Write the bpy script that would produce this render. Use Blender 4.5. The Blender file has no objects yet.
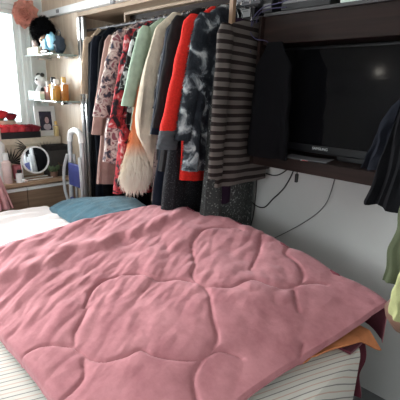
import bpy, bmesh, math, random
from mathutils import Vector, Matrix, noise
import numpy as np
random.seed(7)
SC = bpy.context.scene
COL = SC.collection

# ------------------------------------------------------------------ camera
CAM_H = 1.5; FPX = 380.0
YAW, PITCH, ROLL = map(math.radians, (44.1, 15.8, 2.0))
_f = Vector((-math.sin(YAW)*math.cos(PITCH), math.cos(YAW)*math.cos(PITCH), -math.sin(PITCH)))
_r = Vector((math.cos(YAW), math.sin(YAW), 0)); _u = _r.cross(_f)
_r2 = _r*math.cos(ROLL)+_u*math.sin(ROLL); _u2 = -_r*math.sin(ROLL)+_u*math.cos(ROLL)
cd = bpy.data.cameras.new('camera'); cam = bpy.data.objects.new('camera', cd); COL.objects.link(cam)
cam.matrix_world = Matrix(((_r2.x, _u2.x, -_f.x, 0), (_r2.y, _u2.y, -_f.y, 0), (_r2.z, _u2.z, -_f.z, CAM_H), (0, 0, 0, 1)))
cd.sensor_fit = 'HORIZONTAL'; cd.sensor_width = 36; cd.lens = 36*FPX/400; cd.clip_start = .02
SC.camera = cam

# ------------------------------------------------------------------ world, lights, exposure
w = bpy.data.worlds.new('sky'); SC.world = w; w.use_nodes = True
bg = w.node_tree.nodes['Background']; bg.inputs[0].default_value = (.93, .97, 1, 1); bg.inputs[1].default_value = 3.6
def area(name, loc, direction, sx, sy, power, col):
    l = bpy.data.lights.new(name, 'AREA'); l.shape = 'RECTANGLE'; l.size = sx; l.size_y = sy; l.energy = power; l.color = col
    o = bpy.data.objects.new(name, l); COL.objects.link(o); o.location = loc
    o.rotation_euler = Vector(direction).to_track_quat('-Z', 'Y').to_euler()
    return o
area('window_daylight', (-3.62, .1, 1.75), (1, 0, -.28), 2.1, .95, 205, (1, .985, .96))
area('added_rear_fill', (-.4, -2.32, 1.6), (-.25, 1, -.1), 1.5, 1.1, 15, (1, .97, .94))  # added fill lamp behind the camera, stands for no known source
SC.view_settings.view_transform = 'Standard'; SC.view_settings.look = 'None'
SC.view_settings.exposure = .35; SC.view_settings.gamma = 1; SC.view_settings.use_curve_mapping = False
SC.cycles.use_denoising = True; SC.cycles.max_bounces = 8; SC.cycles.sample_clamp_indirect = 4

# ------------------------------------------------------------------ helpers
def tag(o, label=None, cat=None, group=None, kind=None):
    if label: o['label'] = label
    if cat: o['category'] = cat
    if group: o['group'] = group
    if kind: o['kind'] = kind
    return o
def empty(name, loc=(0, 0, 0), rz=0, label=None, cat=None, group=None):
    o = bpy.data.objects.new(name, None); COL.objects.link(o); o.location = loc; o.rotation_euler.z = rz
    return tag(o, label, cat, group)
class MB:
    def __init__(s): s.v = []; s.f = []
    def add(s, v, f):
        n = len(s.v); s.v += [tuple(p) for p in v]; s.f += [tuple(i+n for i in q) for q in f]; return s
    def box(s, x0, x1, y0, y1, z0, z1, b=0):
        if b <= 0:
            v = [(x, y, z) for x in (x0, x1) for y in (y0, y1) for z in (z0, z1)]
            return s.add(v, [(0, 1, 3, 2), (4, 6, 7, 5), (0, 4, 5, 1), (2, 3, 7, 6), (0, 2, 6, 4), (1, 5, 7, 3)])
        bm = bmesh.new(); bmesh.ops.create_cube(bm, size=1)
        for q in bm.verts: q.co = Vector(((x0+x1)/2+q.co.x*(x1-x0), (y0+y1)/2+q.co.y*(y1-y0), (z0+z1)/2+q.co.z*(z1-z0)))
        bmesh.ops.bevel(bm, geom=bm.edges[:]+bm.verts[:], offset=b, segments=2, affect='EDGES', profile=.5)
        bm.verts.index_update()
        v = [q.co[:] for q in bm.verts]; f = [tuple(q.index for q in p.verts) for p in bm.faces]; bm.free()
        return s.add(v, f)
    def tube(s, pts, r, seg=8, cap=True):
        pts = [Vector(p) for p in pts]; rs = r if isinstance(r, (list, tuple)) else [r]*len(pts)
        v = []; up = None
        for i, p in enumerate(pts):
            t = (pts[min(i+1, len(pts)-1)]-pts[max(i-1, 0)]).normalized()
            if up is None: up = t.orthogonal().normalized()
            up = (up-t*up.dot(t)); up = up.normalized() if up.length > 1e-6 else t.orthogonal().normalized()
            q = t.cross(up)
            for k in range(seg):
                a = 2*math.pi*k/seg; v.append(p+(up*math.cos(a)+q*math.sin(a))*rs[i])
        f = [(i*seg+k, i*seg+(k+1) % seg, (i+1)*seg+(k+1) % seg, (i+1)*seg+k) for i in range(len(pts)-1) for k in range(seg)]
        if cap: f += [tuple(range(seg))[::-1], tuple(range((len(pts)-1)*seg, len(pts)*seg))]
        return s.add(v, f)
    def lathe(s, prof, c=(0, 0, 0), seg=20, sx=1, sy=1):
        v = [(c[0]+r*math.cos(2*math.pi*k/seg)*sx, c[1]+r*math.sin(2*math.pi*k/seg)*sy, c[2]+z) for r, z in prof for k in range(seg)]
        n = len(prof)
        f = [(i*seg+k, i*seg+(k+1) % seg, (i+1)*seg+(k+1) % seg, (i+1)*seg+k) for i in range(n-1) for k in range(seg)]
        f += [tuple(range(seg))[::-1], tuple(range((n-1)*seg, n*seg))]
        return s.add(v, f)
    def ball(s, c, r, seg=16, sq=(1, 1, 1), amp=0, fr=6):
        v = []; rings = seg//2+1
        for i in range(rings+1):
            t = math.pi*i/rings
            for k in range(seg):
                a = 2*math.pi*k/seg; d = Vector((math.sin(t)*math.cos(a), math.sin(t)*math.sin(a), math.cos(t)))
                m = 1+amp*noise.noise(d*fr+Vector(c)*9)
                v.append((c[0]+d.x*r*sq[0]*m, c[1]+d.y*r*sq[1]*m, c[2]+d.z*r*sq[2]*m))
        f = [(i*seg+k, (i+1)*seg+k, (i+1)*seg+(k+1) % seg, i*seg+(k+1) % seg) for i in range(rings) for k in range(seg)]
        return s.add(v, f)
    def build(s, name, m, parent=None, smooth=True, m2=None, n1=0, **kw):
        me = bpy.data.meshes.new(name); me.from_pydata(s.v, [], s.f); me.update()
        if m2:
            for i, p in enumerate(me.polygons): p.material_index = 1 if n1 <= i < 2*n1 else 0
        bm = bmesh.new(); bm.from_mesh(me); bmesh.ops.remove_doubles(bm, verts=bm.verts, dist=1e-6)
        bmesh.ops.recalc_face_normals(bm, faces=bm.faces)
        for fc in bm.faces: fc.smooth = smooth
        if smooth:
            for e in bm.edges:
                if len(e.link_faces) == 2 and e.calc_face_angle(0) > math.radians(38): e.smooth = False
        bm.to_mesh(me); bm.free()
        if m: me.materials.append(m)
        if m2: me.materials.append(m2)
        o = bpy.data.objects.new(name, me); COL.objects.link(o)
        if parent: o.parent = parent
        return tag(o, **kw)

# ------------------------------------------------------------------ materials
def newmat(name):
    m = bpy.data.materials.new(name); m.use_nodes = True
    return m, m.node_tree, m.node_tree.nodes['Principled BSDF']
def lk(nt, a, b): nt.links.new(a, b)
def node(nt, t, **kw):
    n = nt.nodes.new(t)
    for k, v in kw.items(): setattr(n, k, v)
    return n
def ramp(nt, stops, interp='LINEAR'):
    r = node(nt, 'ShaderNodeValToRGB'); r.color_ramp.interpolation = interp
    e = r.color_ramp.elements
    while len(e) < len(stops): e.new(.5)
    for i, (p, c) in enumerate(stops): e[i].position = p; e[i].color = (*c, 1)
    return r
def solid(name, c, rough=.5, metal=0, var=.08, scale=30, bump=0, bscale=200, sheen=0, spec=.5, trans=0, ior=1.45, coat=0):
    m, nt, b = newmat(name)
    tc = node(nt, 'ShaderNodeTexCoord')
    if var > 0:
        n = node(nt, 'ShaderNodeTexNoise'); n.inputs['Scale'].default_value = scale; n.inputs['Detail'].default_value = 4
        lk(nt, tc.outputs['Object'], n.inputs['Vector'])
        r = ramp(nt, [(.3, tuple(x*(1-var) for x in c)), (.7, tuple(min(1, x*(1+var)) for x in c))])
        lk(nt, n.outputs['Fac'], r.inputs['Fac']); lk(nt, r.outputs['Color'], b.inputs['Base Color'])
    else: b.inputs['Base Color'].default_value = (*c, 1)
    b.inputs['Roughness'].default_value = rough; b.inputs['Metallic'].default_value = metal
    b.inputs['Specular IOR Level'].default_value = spec; b.inputs['IOR'].default_value = ior
    b.inputs['Transmission Weight'].default_value = trans; b.inputs['Coat Weight'].default_value = coat
    if sheen: b.inputs['Sheen Weight'].default_value = sheen; b.inputs['Sheen Roughness'].default_value = .4
    if bump:
        n2 = node(nt, 'ShaderNodeTexNoise'); n2.inputs['Scale'].default_value = bscale; n2.inputs['Detail'].default_value = 3
        lk(nt, tc.outputs['Object'], n2.inputs['Vector'])
        bp = node(nt, 'ShaderNodeBump'); bp.inputs['Strength'].default_value = bump; bp.inputs['Distance'].default_value = .005
        lk(nt, n2.outputs['Fac'], bp.inputs['Height']); lk(nt, bp.outputs['Normal'], b.inputs['Normal'])
    return m
def fabric(name, c, **kw):
    a = dict(rough=.9, bump=.4, bscale=350, spec=.15, var=.12, scale=25); a.update(kw); return solid(name, c, **a)
def blotch(name, stops, scale, detail=2, rough=.85, dist=0, vor=False, stretch=(1, 1, 1), bump=.3):
    """fabric print: constant-step noise patches"""
    m, nt, b = newmat(name); tc = node(nt, 'ShaderNodeTexCoord'); mp = node(nt, 'ShaderNodeMapping')
    mp.inputs['Scale'].default_value = stretch; lk(nt, tc.outputs['Object'], mp.inputs['Vector'])
    if vor:
        n = node(nt, 'ShaderNodeTexVoronoi'); n.inputs['Scale'].default_value = scale; out = n.outputs['Distance']
    else:
        n = node(nt, 'ShaderNodeTexNoise'); n.inputs['Scale'].default_value = scale; n.inputs['Detail'].default_value = detail
        n.inputs['Distortion'].default_value = dist; out = n.outputs['Fac']
    lk(nt, mp.outputs['Vector'], n.inputs['Vector'])
    r = ramp(nt, stops); lk(nt, out, r.inputs['Fac']); lk(nt, r.outputs['Color'], b.inputs['Base Color'])
    b.inputs['Roughness'].default_value = rough; b.inputs['Specular IOR Level'].default_value = .2
    if bump:
        bp = node(nt, 'ShaderNodeBump'); bp.inputs['Strength'].default_value = bump; bp.inputs['Distance'].default_value = .004
        n2 = node(nt, 'ShaderNodeTexNoise'); n2.inputs['Scale'].default_value = 300
        lk(nt, tc.outputs['Object'], n2.inputs['Vector']); lk(nt, n2.outputs['Fac'], bp.inputs['Height']); lk(nt, bp.outputs['Normal'], b.inputs['Normal'])
    return m
def striped(name, vec, period, stops, wob=.0, rough=.9, wscale=3, sheen=0):
    """stripes: fract(dot(object coords, vec)/period) through a constant ramp"""
    m, nt, b = newmat(name); tc = node(nt, 'ShaderNodeTexCoord')
    d = node(nt, 'ShaderNodeVectorMath', operation='DOT_PRODUCT'); d.inputs[1].default_value = [x/period for x in vec]
    lk(nt, tc.outputs['Object'], d.inputs[0]); out = d.outputs['Value']
    if wob:
        n = node(nt, 'ShaderNodeTexNoise'); n.inputs['Scale'].default_value = wscale; n.inputs['Detail'].default_value = 1
        lk(nt, tc.outputs['Object'], n.inputs['Vector'])
        ml = node(nt, 'ShaderNodeMath', operation='MULTIPLY_ADD'); ml.inputs[1].default_value = wob/period
        lk(nt, n.outputs['Fac'], ml.inputs[0]); lk(nt, out, ml.inputs[2]); out = ml.outputs[0]
    fr = node(nt, 'ShaderNodeMath', operation='FRACT'); lk(nt, out, fr.inputs[0])
    r = ramp(nt, stops, 'CONSTANT'); lk(nt, fr.outputs[0], r.inputs['Fac']); lk(nt, r.outputs['Color'], b.inputs['Base Color'])
    b.inputs['Roughness'].default_value = rough; b.inputs['Specular IOR Level'].default_value = .15
    if sheen: b.inputs['Sheen Weight'].default_value = sheen
    return m
def wood(name, c1, c2, axis='Z', scale=3, rough=.45, spec=.4):
    m, nt, b = newmat(name); tc = node(nt, 'ShaderNodeTexCoord'); mp = node(nt, 'ShaderNodeMapping')
    s = [14, 14, 14]; s['XYZ'.index(axis)] = .8; mp.inputs['Scale'].default_value = s
    lk(nt, tc.outputs['Object'], mp.inputs['Vector'])
    n = node(nt, 'ShaderNodeTexNoise'); n.inputs['Scale'].default_value = scale; n.inputs['Detail'].default_value = 5; n.inputs['Distortion'].default_value = .6
    lk(nt, mp.outputs['Vector'], n.inputs['Vector']); r = ramp(nt, [(.3, c1), (.7, c2)])
    lk(nt, n.outputs['Fac'], r.inputs['Fac']); lk(nt, r.outputs['Color'], b.inputs['Base Color'])
    b.inputs['Roughness'].default_value = rough; b.inputs['Specular IOR Level'].default_value = spec
    return m
def glass(name, c=(1, 1, 1), rough=0.02):
    m, nt, b = newmat(name); out = nt.nodes['Material Output']
    t = node(nt, 'ShaderNodeBsdfTransparent'); t.inputs[0].default_value = (*c, 1)
    g = node(nt, 'ShaderNodeBsdfGlossy'); g.inputs['Roughness'].default_value = rough
    fr = node(nt, 'ShaderNodeFresnel'); fr.inputs[0].default_value = 1.5; mx = node(nt, 'ShaderNodeMixShader')
    lk(nt, fr.outputs[0], mx.inputs[0]); lk(nt, t.outputs[0], mx.inputs[1]); lk(nt, g.outputs[0], mx.inputs[2]); lk(nt, mx.outputs[0], out.inputs[0])
    return m

M = {}
M['wall'] = solid('wall_paint', (.50, .50, .49), .85, var=.03, scale=4, bump=.15, bscale=120)
M['ceil'] = solid('ceiling_paint', (.75, .75, .73), .9, var=.02)
M['floor'] = solid('floor_vinyl', (.13, .135, .14), .5, var=.15, scale=8)
M['oak'] = wood('pale_oak_laminate', (.54, .42, .32), (.68, .56, .44))
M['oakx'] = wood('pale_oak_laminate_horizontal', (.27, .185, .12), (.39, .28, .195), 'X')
M['oaky'] = wood('counter_laminate', (.34, .22, .14), (.48, .33, .22), 'Y')
M['drawer'] = wood('drawer_laminate', (.20, .13, .085), (.30, .20, .135), 'Y')
M['wenge'] = wood('wenge_laminate', (.008, .005, .005), (.024, .014, .013), 'X', rough=.5, spec=.12)
M['wengeb'] = wood('wenge_board', (.008, .005, .0045), (.024, .013, .011), 'X', rough=.5, spec=.12)
M['alu'] = solid('brushed_aluminium', (.72, .73, .75), .28, 1, var=.03)
M['track'] = solid('white_track', (.75, .77, .78), .35, var=.02)
M['chrome'] = solid('chrome', (.8, .8, .82), .12, 1, var=0)
M['black'] = solid('black_plastic', (.012, .012, .014), .35, var=.05)
M['screen'] = solid('screen_glass', (.004, .004, .005), .08, var=0, spec=.28)
M['white'] = solid('white_plastic', (.8, .8, .8), .4, var=.03)
M['mint'] = solid('pale_mint_plastic', (.62, .78, .72), .4, var=.03)
M['frame'] = solid('window_frame_white', (.80, .86, .84), .4, var=.02)
M['glass'] = glass('clear_glass', (.97, 1, .99))
M['pane'] = glass('pane_glass', (.96, .99, 1))
M['mirror'] = solid('mirror_silver', (.85, .88, .9), .02, 1, var=0)

# ------------------------------------------------------------------ room shell
XL, YW, XR, YB, ZC = -3.45, 1.86, .75, -2.2, 2.5
def struct(name, mb, m, parent=None, smooth=False):
    return mb.build(name, m, parent, smooth, kind='structure' if not parent else None)
struct('floor', MB().box(XL-.1, XR+.1, YB-.1, YW+.5, -.1, 0), M['floor'])
struct('ceiling', MB().box(XL-.1, XR+.1, YB-.1, YW+.5, ZC, ZC+.1), M['ceil'])
struct('wall_front', MB().box(-1.40, XR+.1, YW, YW+.1, 0, ZC), M['wall'])
struct('wall_right', MB().box(XR, XR+.1, YB, YW, 0, ZC), M['wall'])
WY0, WY1, WZ0, WZ1 = -1.1, 1.385, 1.12, 2.12
struct('wall_left', MB().box(XL-.1, XL, YB, YW+.5, 0, WZ0).box(XL-.1, XL, YB, YW+.5, WZ1, ZC).box(XL-.1, XL, YB, WY0, WZ0, WZ1).box(XL-.1, XL, WY1, YW+.5, WZ0, WZ1), M['ceil'])
RX0, RX1, RZ0, RZ1 = -1.2, .4, 1.0, 2.15
struct('wall_back', MB().box(XL, XR, YB-.1, YB, 0, RZ0).box(XL, XR, YB-.1, YB, RZ1, ZC).box(XL, RX0, YB-.1, YB, RZ0, RZ1).box(RX1, XR, YB-.1, YB, RZ0, RZ1), M['wall'])
# window on the left wall: outer frame, mullion, sliding sashes and wide jamb boards
win = MB()
win.box(XL-.1, XL+.02, WY1-.03, WY1, WZ0, WZ1).box(XL-.1, XL+.02, WY0, WY0+.05, WZ0, WZ1).box(XL-.1, XL+.02, WY0+.05, WY1-.03, WZ1-.03, WZ1).box(XL-.1, XL+.02, WY0+.05, WY1-.03, WZ0, WZ0+.04)
wo = win.build('window_1', M['frame'], None, False, kind='structure')
S1 = WY1-.03
MB().box(XL-.07, XL-.03, S1-.035, S1, WZ0+.04, WZ1-.03).box(XL-.07, XL-.03, .05, .11, WZ0+.04, WZ1-.03).box(XL-.07, XL-.03, .11, S1-.035, WZ1-.06, WZ1-.03).box(XL-.07, XL-.03, .11, S1-.035, WZ0+.04, WZ0+.08).build('sash', M['frame'], wo, False)
MB().box(XL-.053, XL-.049, .11, S1-.035, WZ0+.08, WZ1-.06).build('window_pane', M['pane'], wo, False)
MB().box(XL-.053, XL-.049, WY0+.05, .05, WZ0+.04, WZ1-.03).build('window_pane', M['pane'], wo, False)
# trim boards that frame the window towards the wardrobe
struct('trim_1', MB().box(XL, XL+.022, WY1+.002, 1.415, .8, ZC-.05).box(XL, XL+.04, 1.415, 1.44, .8, ZC-.05).box(XL, XL+.015, 1.44, 1.548, .8, ZC-.05), M['frame'])
struct('trim_2', MB().box(XL, XL+.05, WY0-.1, WY1, WZ1, WZ1+.09), M['frame'])
w2 = MB().box(RX0, RX0+.06, YB-.08, YB-.02, RZ0, RZ1).box(RX1-.06, RX1, YB-.08, YB-.02, RZ0, RZ1).box(RX0+.06, RX1-.06, YB-.08, YB-.02, RZ1-.06, RZ1).box(RX0+.06, RX1-.06, YB-.08, YB-.02, RZ0, RZ0+.06).build('added_window_2', M['frame'], None, False, kind='structure')  # unseen window behind the camera, added to go with the rear fill light
MB().box(RX0+.06, RX1-.06, YB-.052, YB-.048, RZ0+.06, RZ1-.06).build('window_pane', M['pane'], w2, False)
# building across the street
bl = empty('building', (-16, 6.0, -8), 0, 'pale blue-grey apartment block outside the window', 'building')
MB().box(-3, 0, -3.5, 3.5, 0, 11.2).build('facade', solid('far_facade', (.55, .66, .72), .9, var=.02), bl, False)
for k in range(3):
    for j in range(3): MB().box(0, .1, -2.6+j*2, -1.4+j*2, 4+k*2.4, 5.3+k*2.4).build('window', solid('far_glass_%d%d' % (k, j), (.35, .45, .52), .4, var=0), bl, False)

# ------------------------------------------------------------------ wardrobe
PY = 1.55   # front plane
wd = empty('wardrobe', (0, 0, 0), 0, 'pale wood open wardrobe along the far wall, crammed with hanging clothes', 'wardrobe')
MB().box(XL+.018, -2.84, PY, PY+.03, .0, 2.06).build('front_panel', M['oak'], wd, False)
MB().box(XL+.018, -1.336, PY, PY+.025, 2.10, ZC-.004).build('upper_door', M['oak'], wd, False)
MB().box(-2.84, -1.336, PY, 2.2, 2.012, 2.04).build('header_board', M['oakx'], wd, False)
MB().box(XL+.018, -2.05, PY-.035, PY+.02, 2.045, 2.095, .004).build('sliding_track', M['track'], wd, False, label='white sliding door track')
GC = solid('grey_clip', (.18, .18, .19), .4)
MB().box(-3.10, -3.06, PY-.04, PY-.033, 2.058, 2.082).build('track_clip', GC, wd, False)
MB().box(-2.33, -2.29, PY-.045, PY-.03, 2.03, 2.11).build('track_clip', GC, wd, False)
MB().box(-2.86, -2.84, PY+.03, 2.2, 0, 2.012).build('side_panel', M['oak'], wd, False)
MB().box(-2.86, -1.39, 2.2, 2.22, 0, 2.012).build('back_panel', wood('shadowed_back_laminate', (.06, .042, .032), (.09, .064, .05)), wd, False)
st = MB()
st.box(-2.84, -2.805, PY-.01, PY+.02, .02, 2.01, .006).box(-2.795, -2.765, PY+.0, PY+.03, .02, 2.01, .006)
st.build('door_stile', M['alu'], wd, False, label='tall aluminium door stile')
MB().box(-1.415, -1.40, YW+.105, 2.2, 0, 2.012).build('divider', M['wengeb'], wd, False)
MB().box(-1.335, -1.312, 1.535, 1.558, 1.80, ZC-.004).build('divider_edge', wood('tan_edge', (.20, .12, .075), (.30, .19, .12)), wd, False)
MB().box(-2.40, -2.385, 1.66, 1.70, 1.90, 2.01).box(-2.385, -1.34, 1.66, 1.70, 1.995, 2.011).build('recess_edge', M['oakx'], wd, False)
MB().box(-2.385, -1.42, 1.70, 1.72, 1.93, 1.995).build('recess_board', M['wenge'], wd, False)
RY, RZ = 1.62, 1.925
MB().tube([(-2.84, RY, RZ), (-1.21, RY, RZ)], .009, 12).build('hanging_rail', solid('dull_rail', (.12,.12,.13), .6, .6), wd, label='grey hanging rail')

# hooks / hangers
hg0 = None
def hanger(x, y=RY, z=RZ, rz=0, wide=.11, drop=0.0):
    global hg0
    if hg0 is None:
        hg0 = empty('clothes_hanger', (x, y, z), rz, 'thin metal clothes hanger crowded on the wardrobe rail', 'hanger', 'hangers on the wardrobe rail')
        a = [math.pi*1.15-i*math.pi*1.15/8 for i in range(9)]
        pts = [(0, .021*math.cos(t+0), .021*math.sin(t)-.004) for t in a]
        pts = [(0, -p[1], p[2]) for p in pts][::-1]
        pts += [(0, -.021, -.02), (0, -.004, -.045), (0, 0, -.075)]
        MB().tube(pts, .0022, 6).build('hook', M['chrome'], hg0)
        MB().tube([(0, -wide, -.135), (0, -.05, -.10), (0, 0, -.075), (0, .05, -.10), (0, wide, -.135)], .0035, 6).build('shoulder_bar', M['white'], hg0)
        return hg0
    r = hg0.copy(); COL.objects.link(r); r.location = (x, y, z); r.rotation_euler.z = rz
    for c in hg0.children:
        k = c.copy(); COL.objects.link(k); k.parent = r
    return r

# ------------------------------------------------------------------ garments
def lerp(a, b, t): return a+(b-a)*t
def prof(pts, t):
    for (a, x), (b, y) in zip(pts, pts[1:]):
        if t <= b: return lerp(x, y, (t-a)/(b-a) if b > a else 0)
    return pts[-1][1]
def shell_mb(length, wpts, hpts, seed=0, folds=5, famp=.35, n=34, m=40, hem=.008, lean=0, cy=0, yshift=0):
    """closed hanging cloth shell: local z from 0 down; y = width; x = thickness"""
    mb = MB(); v = []
    for i in range(m+1):
        t = i/m; hw = prof(wpts, t); ht = prof(hpts, t)
        for k in range(n):
            a = 2*math.pi*k/n; c, s = math.cos(a), math.sin(a)
            yy = hw*math.copysign(abs(s)**.8, s); xx = ht*math.copysign(abs(c)**.7, c)
            g = min(1, t*2.5)
            fo = noise.noise(Vector((yy*folds*4.2, t*1.3+seed*3.1, seed+(.5 if c > 0 else 0))))*famp*g*2
            xx += ht*fo*(1 if abs(s) < .97 else .3)
            yy += .012*g*noise.noise(Vector((t*5, seed*1.7, s)))
            z = -length*t-(hem*noise.noise(Vector((yy*18, seed, 0)))*(t > .97))
            v.append((xx+lean*t, yy+cy+yshift*t, z))
    f = [(i*n+k, (i+1)*n+k, (i+1)*n+(k+1) % n, i*n+(k+1) % n) for i in range(m) for k in range(n)]
    f += [tuple(range(n)), tuple(range(m*n, (m+1)*n))[::-1]]
    return mb.add(v, f)
def sleeve_mb(p0, p1, p2, r0, r1, seed=0, flat=.6, n=16, m=22):
    """sleeve following p0-p1-p2, oval section, thinner in x"""
    P = [Vector(p) for p in (p0, p1, p2)]; v = []
    for i in range(m+1):
        t = i/m; c = P[0].lerp(P[1], t*2) if t < .5 else P[1].lerp(P[2], t*2-1)
        q = P[0]*(1-t)**2+P[1]*2*t*(1-t)+P[2]*t*t; c = c.lerp(q, .6)
        r = lerp(r0, r1, t)*(1+.16*noise.noise(Vector((t*7, seed, 2))))
        if i == 0: r *= .55
        for k in range(n):
            a = 2*math.pi*k/n
            v.append((c.x+math.cos(a)*r*flat*(1+.25*noise.noise(Vector((a, t*5, seed)))), c.y+math.sin(a)*r, c.z-(0 if i else -.01)))
    f = [(i*n+k, (i+1)*n+k, (i+1)*n+(k+1) % n, i*n+(k+1) % n) for i in range(m) for k in range(n)]
    f += [tuple(range(n)), tuple(range(m*n, (m+1)*n))[::-1]]
    return MB().add(v, f)
def tufts(mb, per=3, ln=.03, droop=.6, wid=.002, seed=1, skip=0):
    """fur: thin spikes grown out of the shell's own faces"""
    rnd = random.Random(seed); V = [Vector(p) for p in mb.v]; out_v = []; out_f = []
    cen = sum(V, Vector())/len(V)
    for q in list(mb.f):
        if len(q) != 4: continue
        a, b, c, d = (V[i] for i in q); nn = (b-a).cross(d-a)
        if nn.length < 1e-9: continue
        nn.normalize()
        for _ in range(per):
            u, w_ = rnd.random(), rnd.random(); p = a.lerp(b, u).lerp(d.lerp(c, u), w_)
            if nn.dot(p-Vector((cen.x, cen.y, p.z))) < 0: sn = -nn
            else: sn = nn
            dr = (sn+Vector((rnd.uniform(-.6, .6), rnd.uniform(-.6, .6), -droop*2+rnd.uniform(-.4, .4)))).normalized()
            L = ln*rnd.uniform(.6, 1.3); sd = dr.orthogonal().normalized()*wid
            mid = p+dr*L*.55+sn*L*.1; tip = p+dr*L+Vector((0, 0, -L*.35))
            i0 = len(out_v); out_v += [p-sd, p+sd, mid+sd*.8, mid-sd*.8, tip]; out_f += [(i0, i0+1, i0+2, i0+3), (i0+3, i0+2, i0+4)]
    mb.add(out_v, out_f); return mb

def garment(name, label, cat, x, top, hem, m, w_sh=.19, w_hem=.23, th=.035, seed=0, sleeves=None, rz=0, y=RY, folds=5, fur=None,
            cuff=None, smat=None, group=None, hang=True, neck=.05, drop=.105, yshift=0, lean=0, famp=.35, hem_w=None):
    g = empty(name, (x, y, top), rz, label, cat, group)
    if hang and -2.3 < x < -1.38: g.rotation_euler.x = -.085   # crammed together, the hems swing out into the room
    L = top-hem; s = drop/L
    wp = [(0, neck), (s*.35, w_sh*.55), (s, w_sh), (1, w_hem)] if not hem_w else [(0, neck), (s*.35, w_sh*.55), (s, w_sh)]+hem_w
    hp = [(0, th*.55), (s, th*.75), (.5, th), (1, th*1.1)]
    b = shell_mb(L, wp, hp, seed, folds, famp, lean=lean, yshift=yshift)
    if fur: tufts(b, *fur, seed=seed)
    b.build('body', m, g)
    if sleeves:
        sl, r0, r1, out = sleeves
        for sg in (-1, 1):
            p0 = (.0, sg*(w_sh-.03), -drop*.75); p1 = (.012*sg*-1, sg*(w_sh+out*.5), -drop-sl*.5); p2 = (.0, sg*(w_sh+out), -drop-sl)
            sm = sleeve_mb(p0, p1, p2, r0, r1, seed+sg)
            if fur: tufts(sm, *fur, seed=seed+5)
            so = sm.build('sleeve', smat or m, g)
            if cuff:
                cl = cuff[1]; e = Vector(p2); d = (Vector(p2)-Vector(p1)).normalized()
                sleeve_mb(e-d*.02, e+d*cl*.5, e+d*cl, r1*1.04, r1*.98, seed).build('cuff', cuff[0], so)
    if hang: hanger(x, y, RZ, rz+random.uniform(-.06, .06))
    return g

F = {}
F['blackwool'] = fabric('black_wool', (.005, .005, .006), spec=.06)
F['navyblack'] = fabric('navy_black_cotton', (.008, .010, .016), spec=.08)
F['beige'] = fabric('beige_fleece', (.50, .38, .28))
F['rose'] = fabric('dusty_rose_knit', (.38, .24, .21))
F['leopard'] = blotch('leopard_print', [(0, (.02, .018, .016)), (.32, (.03, .024, .02)), (.38, (.42, .33, .27)), (1, (.52, .42, .35))], 70, vor=True)
F['floral'] = blotch('cream_floral_print', [(.40, (.05, .05, .07)), (.46, (.30, .20, .20)), (.51, (.50, .42, .38)), (.56, (.60, .52, .47)), (.64, (.22, .08, .10))], 24, 3, dist=.6)
F['redfloral'] = blotch('red_floral_print', [(.38, (.02, .015, .02)), (.45, (.08, .02, .025)), (.50, (.38, .03, .04)), (.60, (.45, .06, .07)), (.68, (.65, .40, .40))], 22, 3, dist=.5)
F['mint'] = fabric('mint_chiffon', (.36, .46, .36))
F['mono'] = blotch('black_white_print', [(.42, (.015, .015, .015)), (.50, (.03, .03, .03)), (.56, (.45, .45, .45)), (.7, (.6, .6, .6))], 20, 4, dist=.8)
F['cream'] = fabric('cream_rib_knit', (.62, .54, .43), bump=.6, bscale=180)
F['scribble'] = blotch('black_scribble_print', [(.0, (.012, .012, .014)), (.57, (.015, .015, .018)), (.60, (.20, .20, .20)), (.63, (.02, .02, .02))], 9, 5, dist=1.4)
F['navy'] = fabric('navy_velvet', (.009, .013, .025), rough=.6)
F['charcoal'] = fabric('charcoal_jersey', (.015, .014, .015))
F['red'] = fabric('red_wool', (.58, .025, .018), bump=.8, bscale=260, var=.18, scale=120)
F['greyrib'] = fabric('grey_rib', (.085, .09, .10), bump=.7)
F['tiedye'] = blotch('black_white_tie_dye_fleece', [(.36, (.012, .014, .02)), (.50, (.03, .036, .045)), (.57, (.20, .22, .24)), (.66, (.55, .57, .58))], 13, 5, dist=.7, bump=.8)
F['glitter'] = blotch('black_glitter', [(.0, (.010, .010, .013)), (.60, (.012, .012, .015)), (.78, (.10, .105, .11))], 170, 1)
F['lace'] = blotch('grey_sequin_lace', [(.0, (.032, .034, .034)), (.60, (.04, .043, .043)), (.74, (.24, .25, .24))], 95, 1)
F['purple'] = fabric('deep_purple_jersey', (.02, .009, .022))
F['dots'] = blotch('taupe_polka', [(.0, (.03, .02, .02)), (.22, (.04, .03, .03)), (.30, (.20, .15, .14)), (1, (.25, .19, .17))], 60, vor=True)
F['stripe'] = striped('black_taupe_stripes', (0, .02, 1), .0415, [(0, (.020, .014, .014)), (.46, (.112, .096, .088))], wob=.012, wscale=5)
F['stripesl'] = F['stripe']

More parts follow.
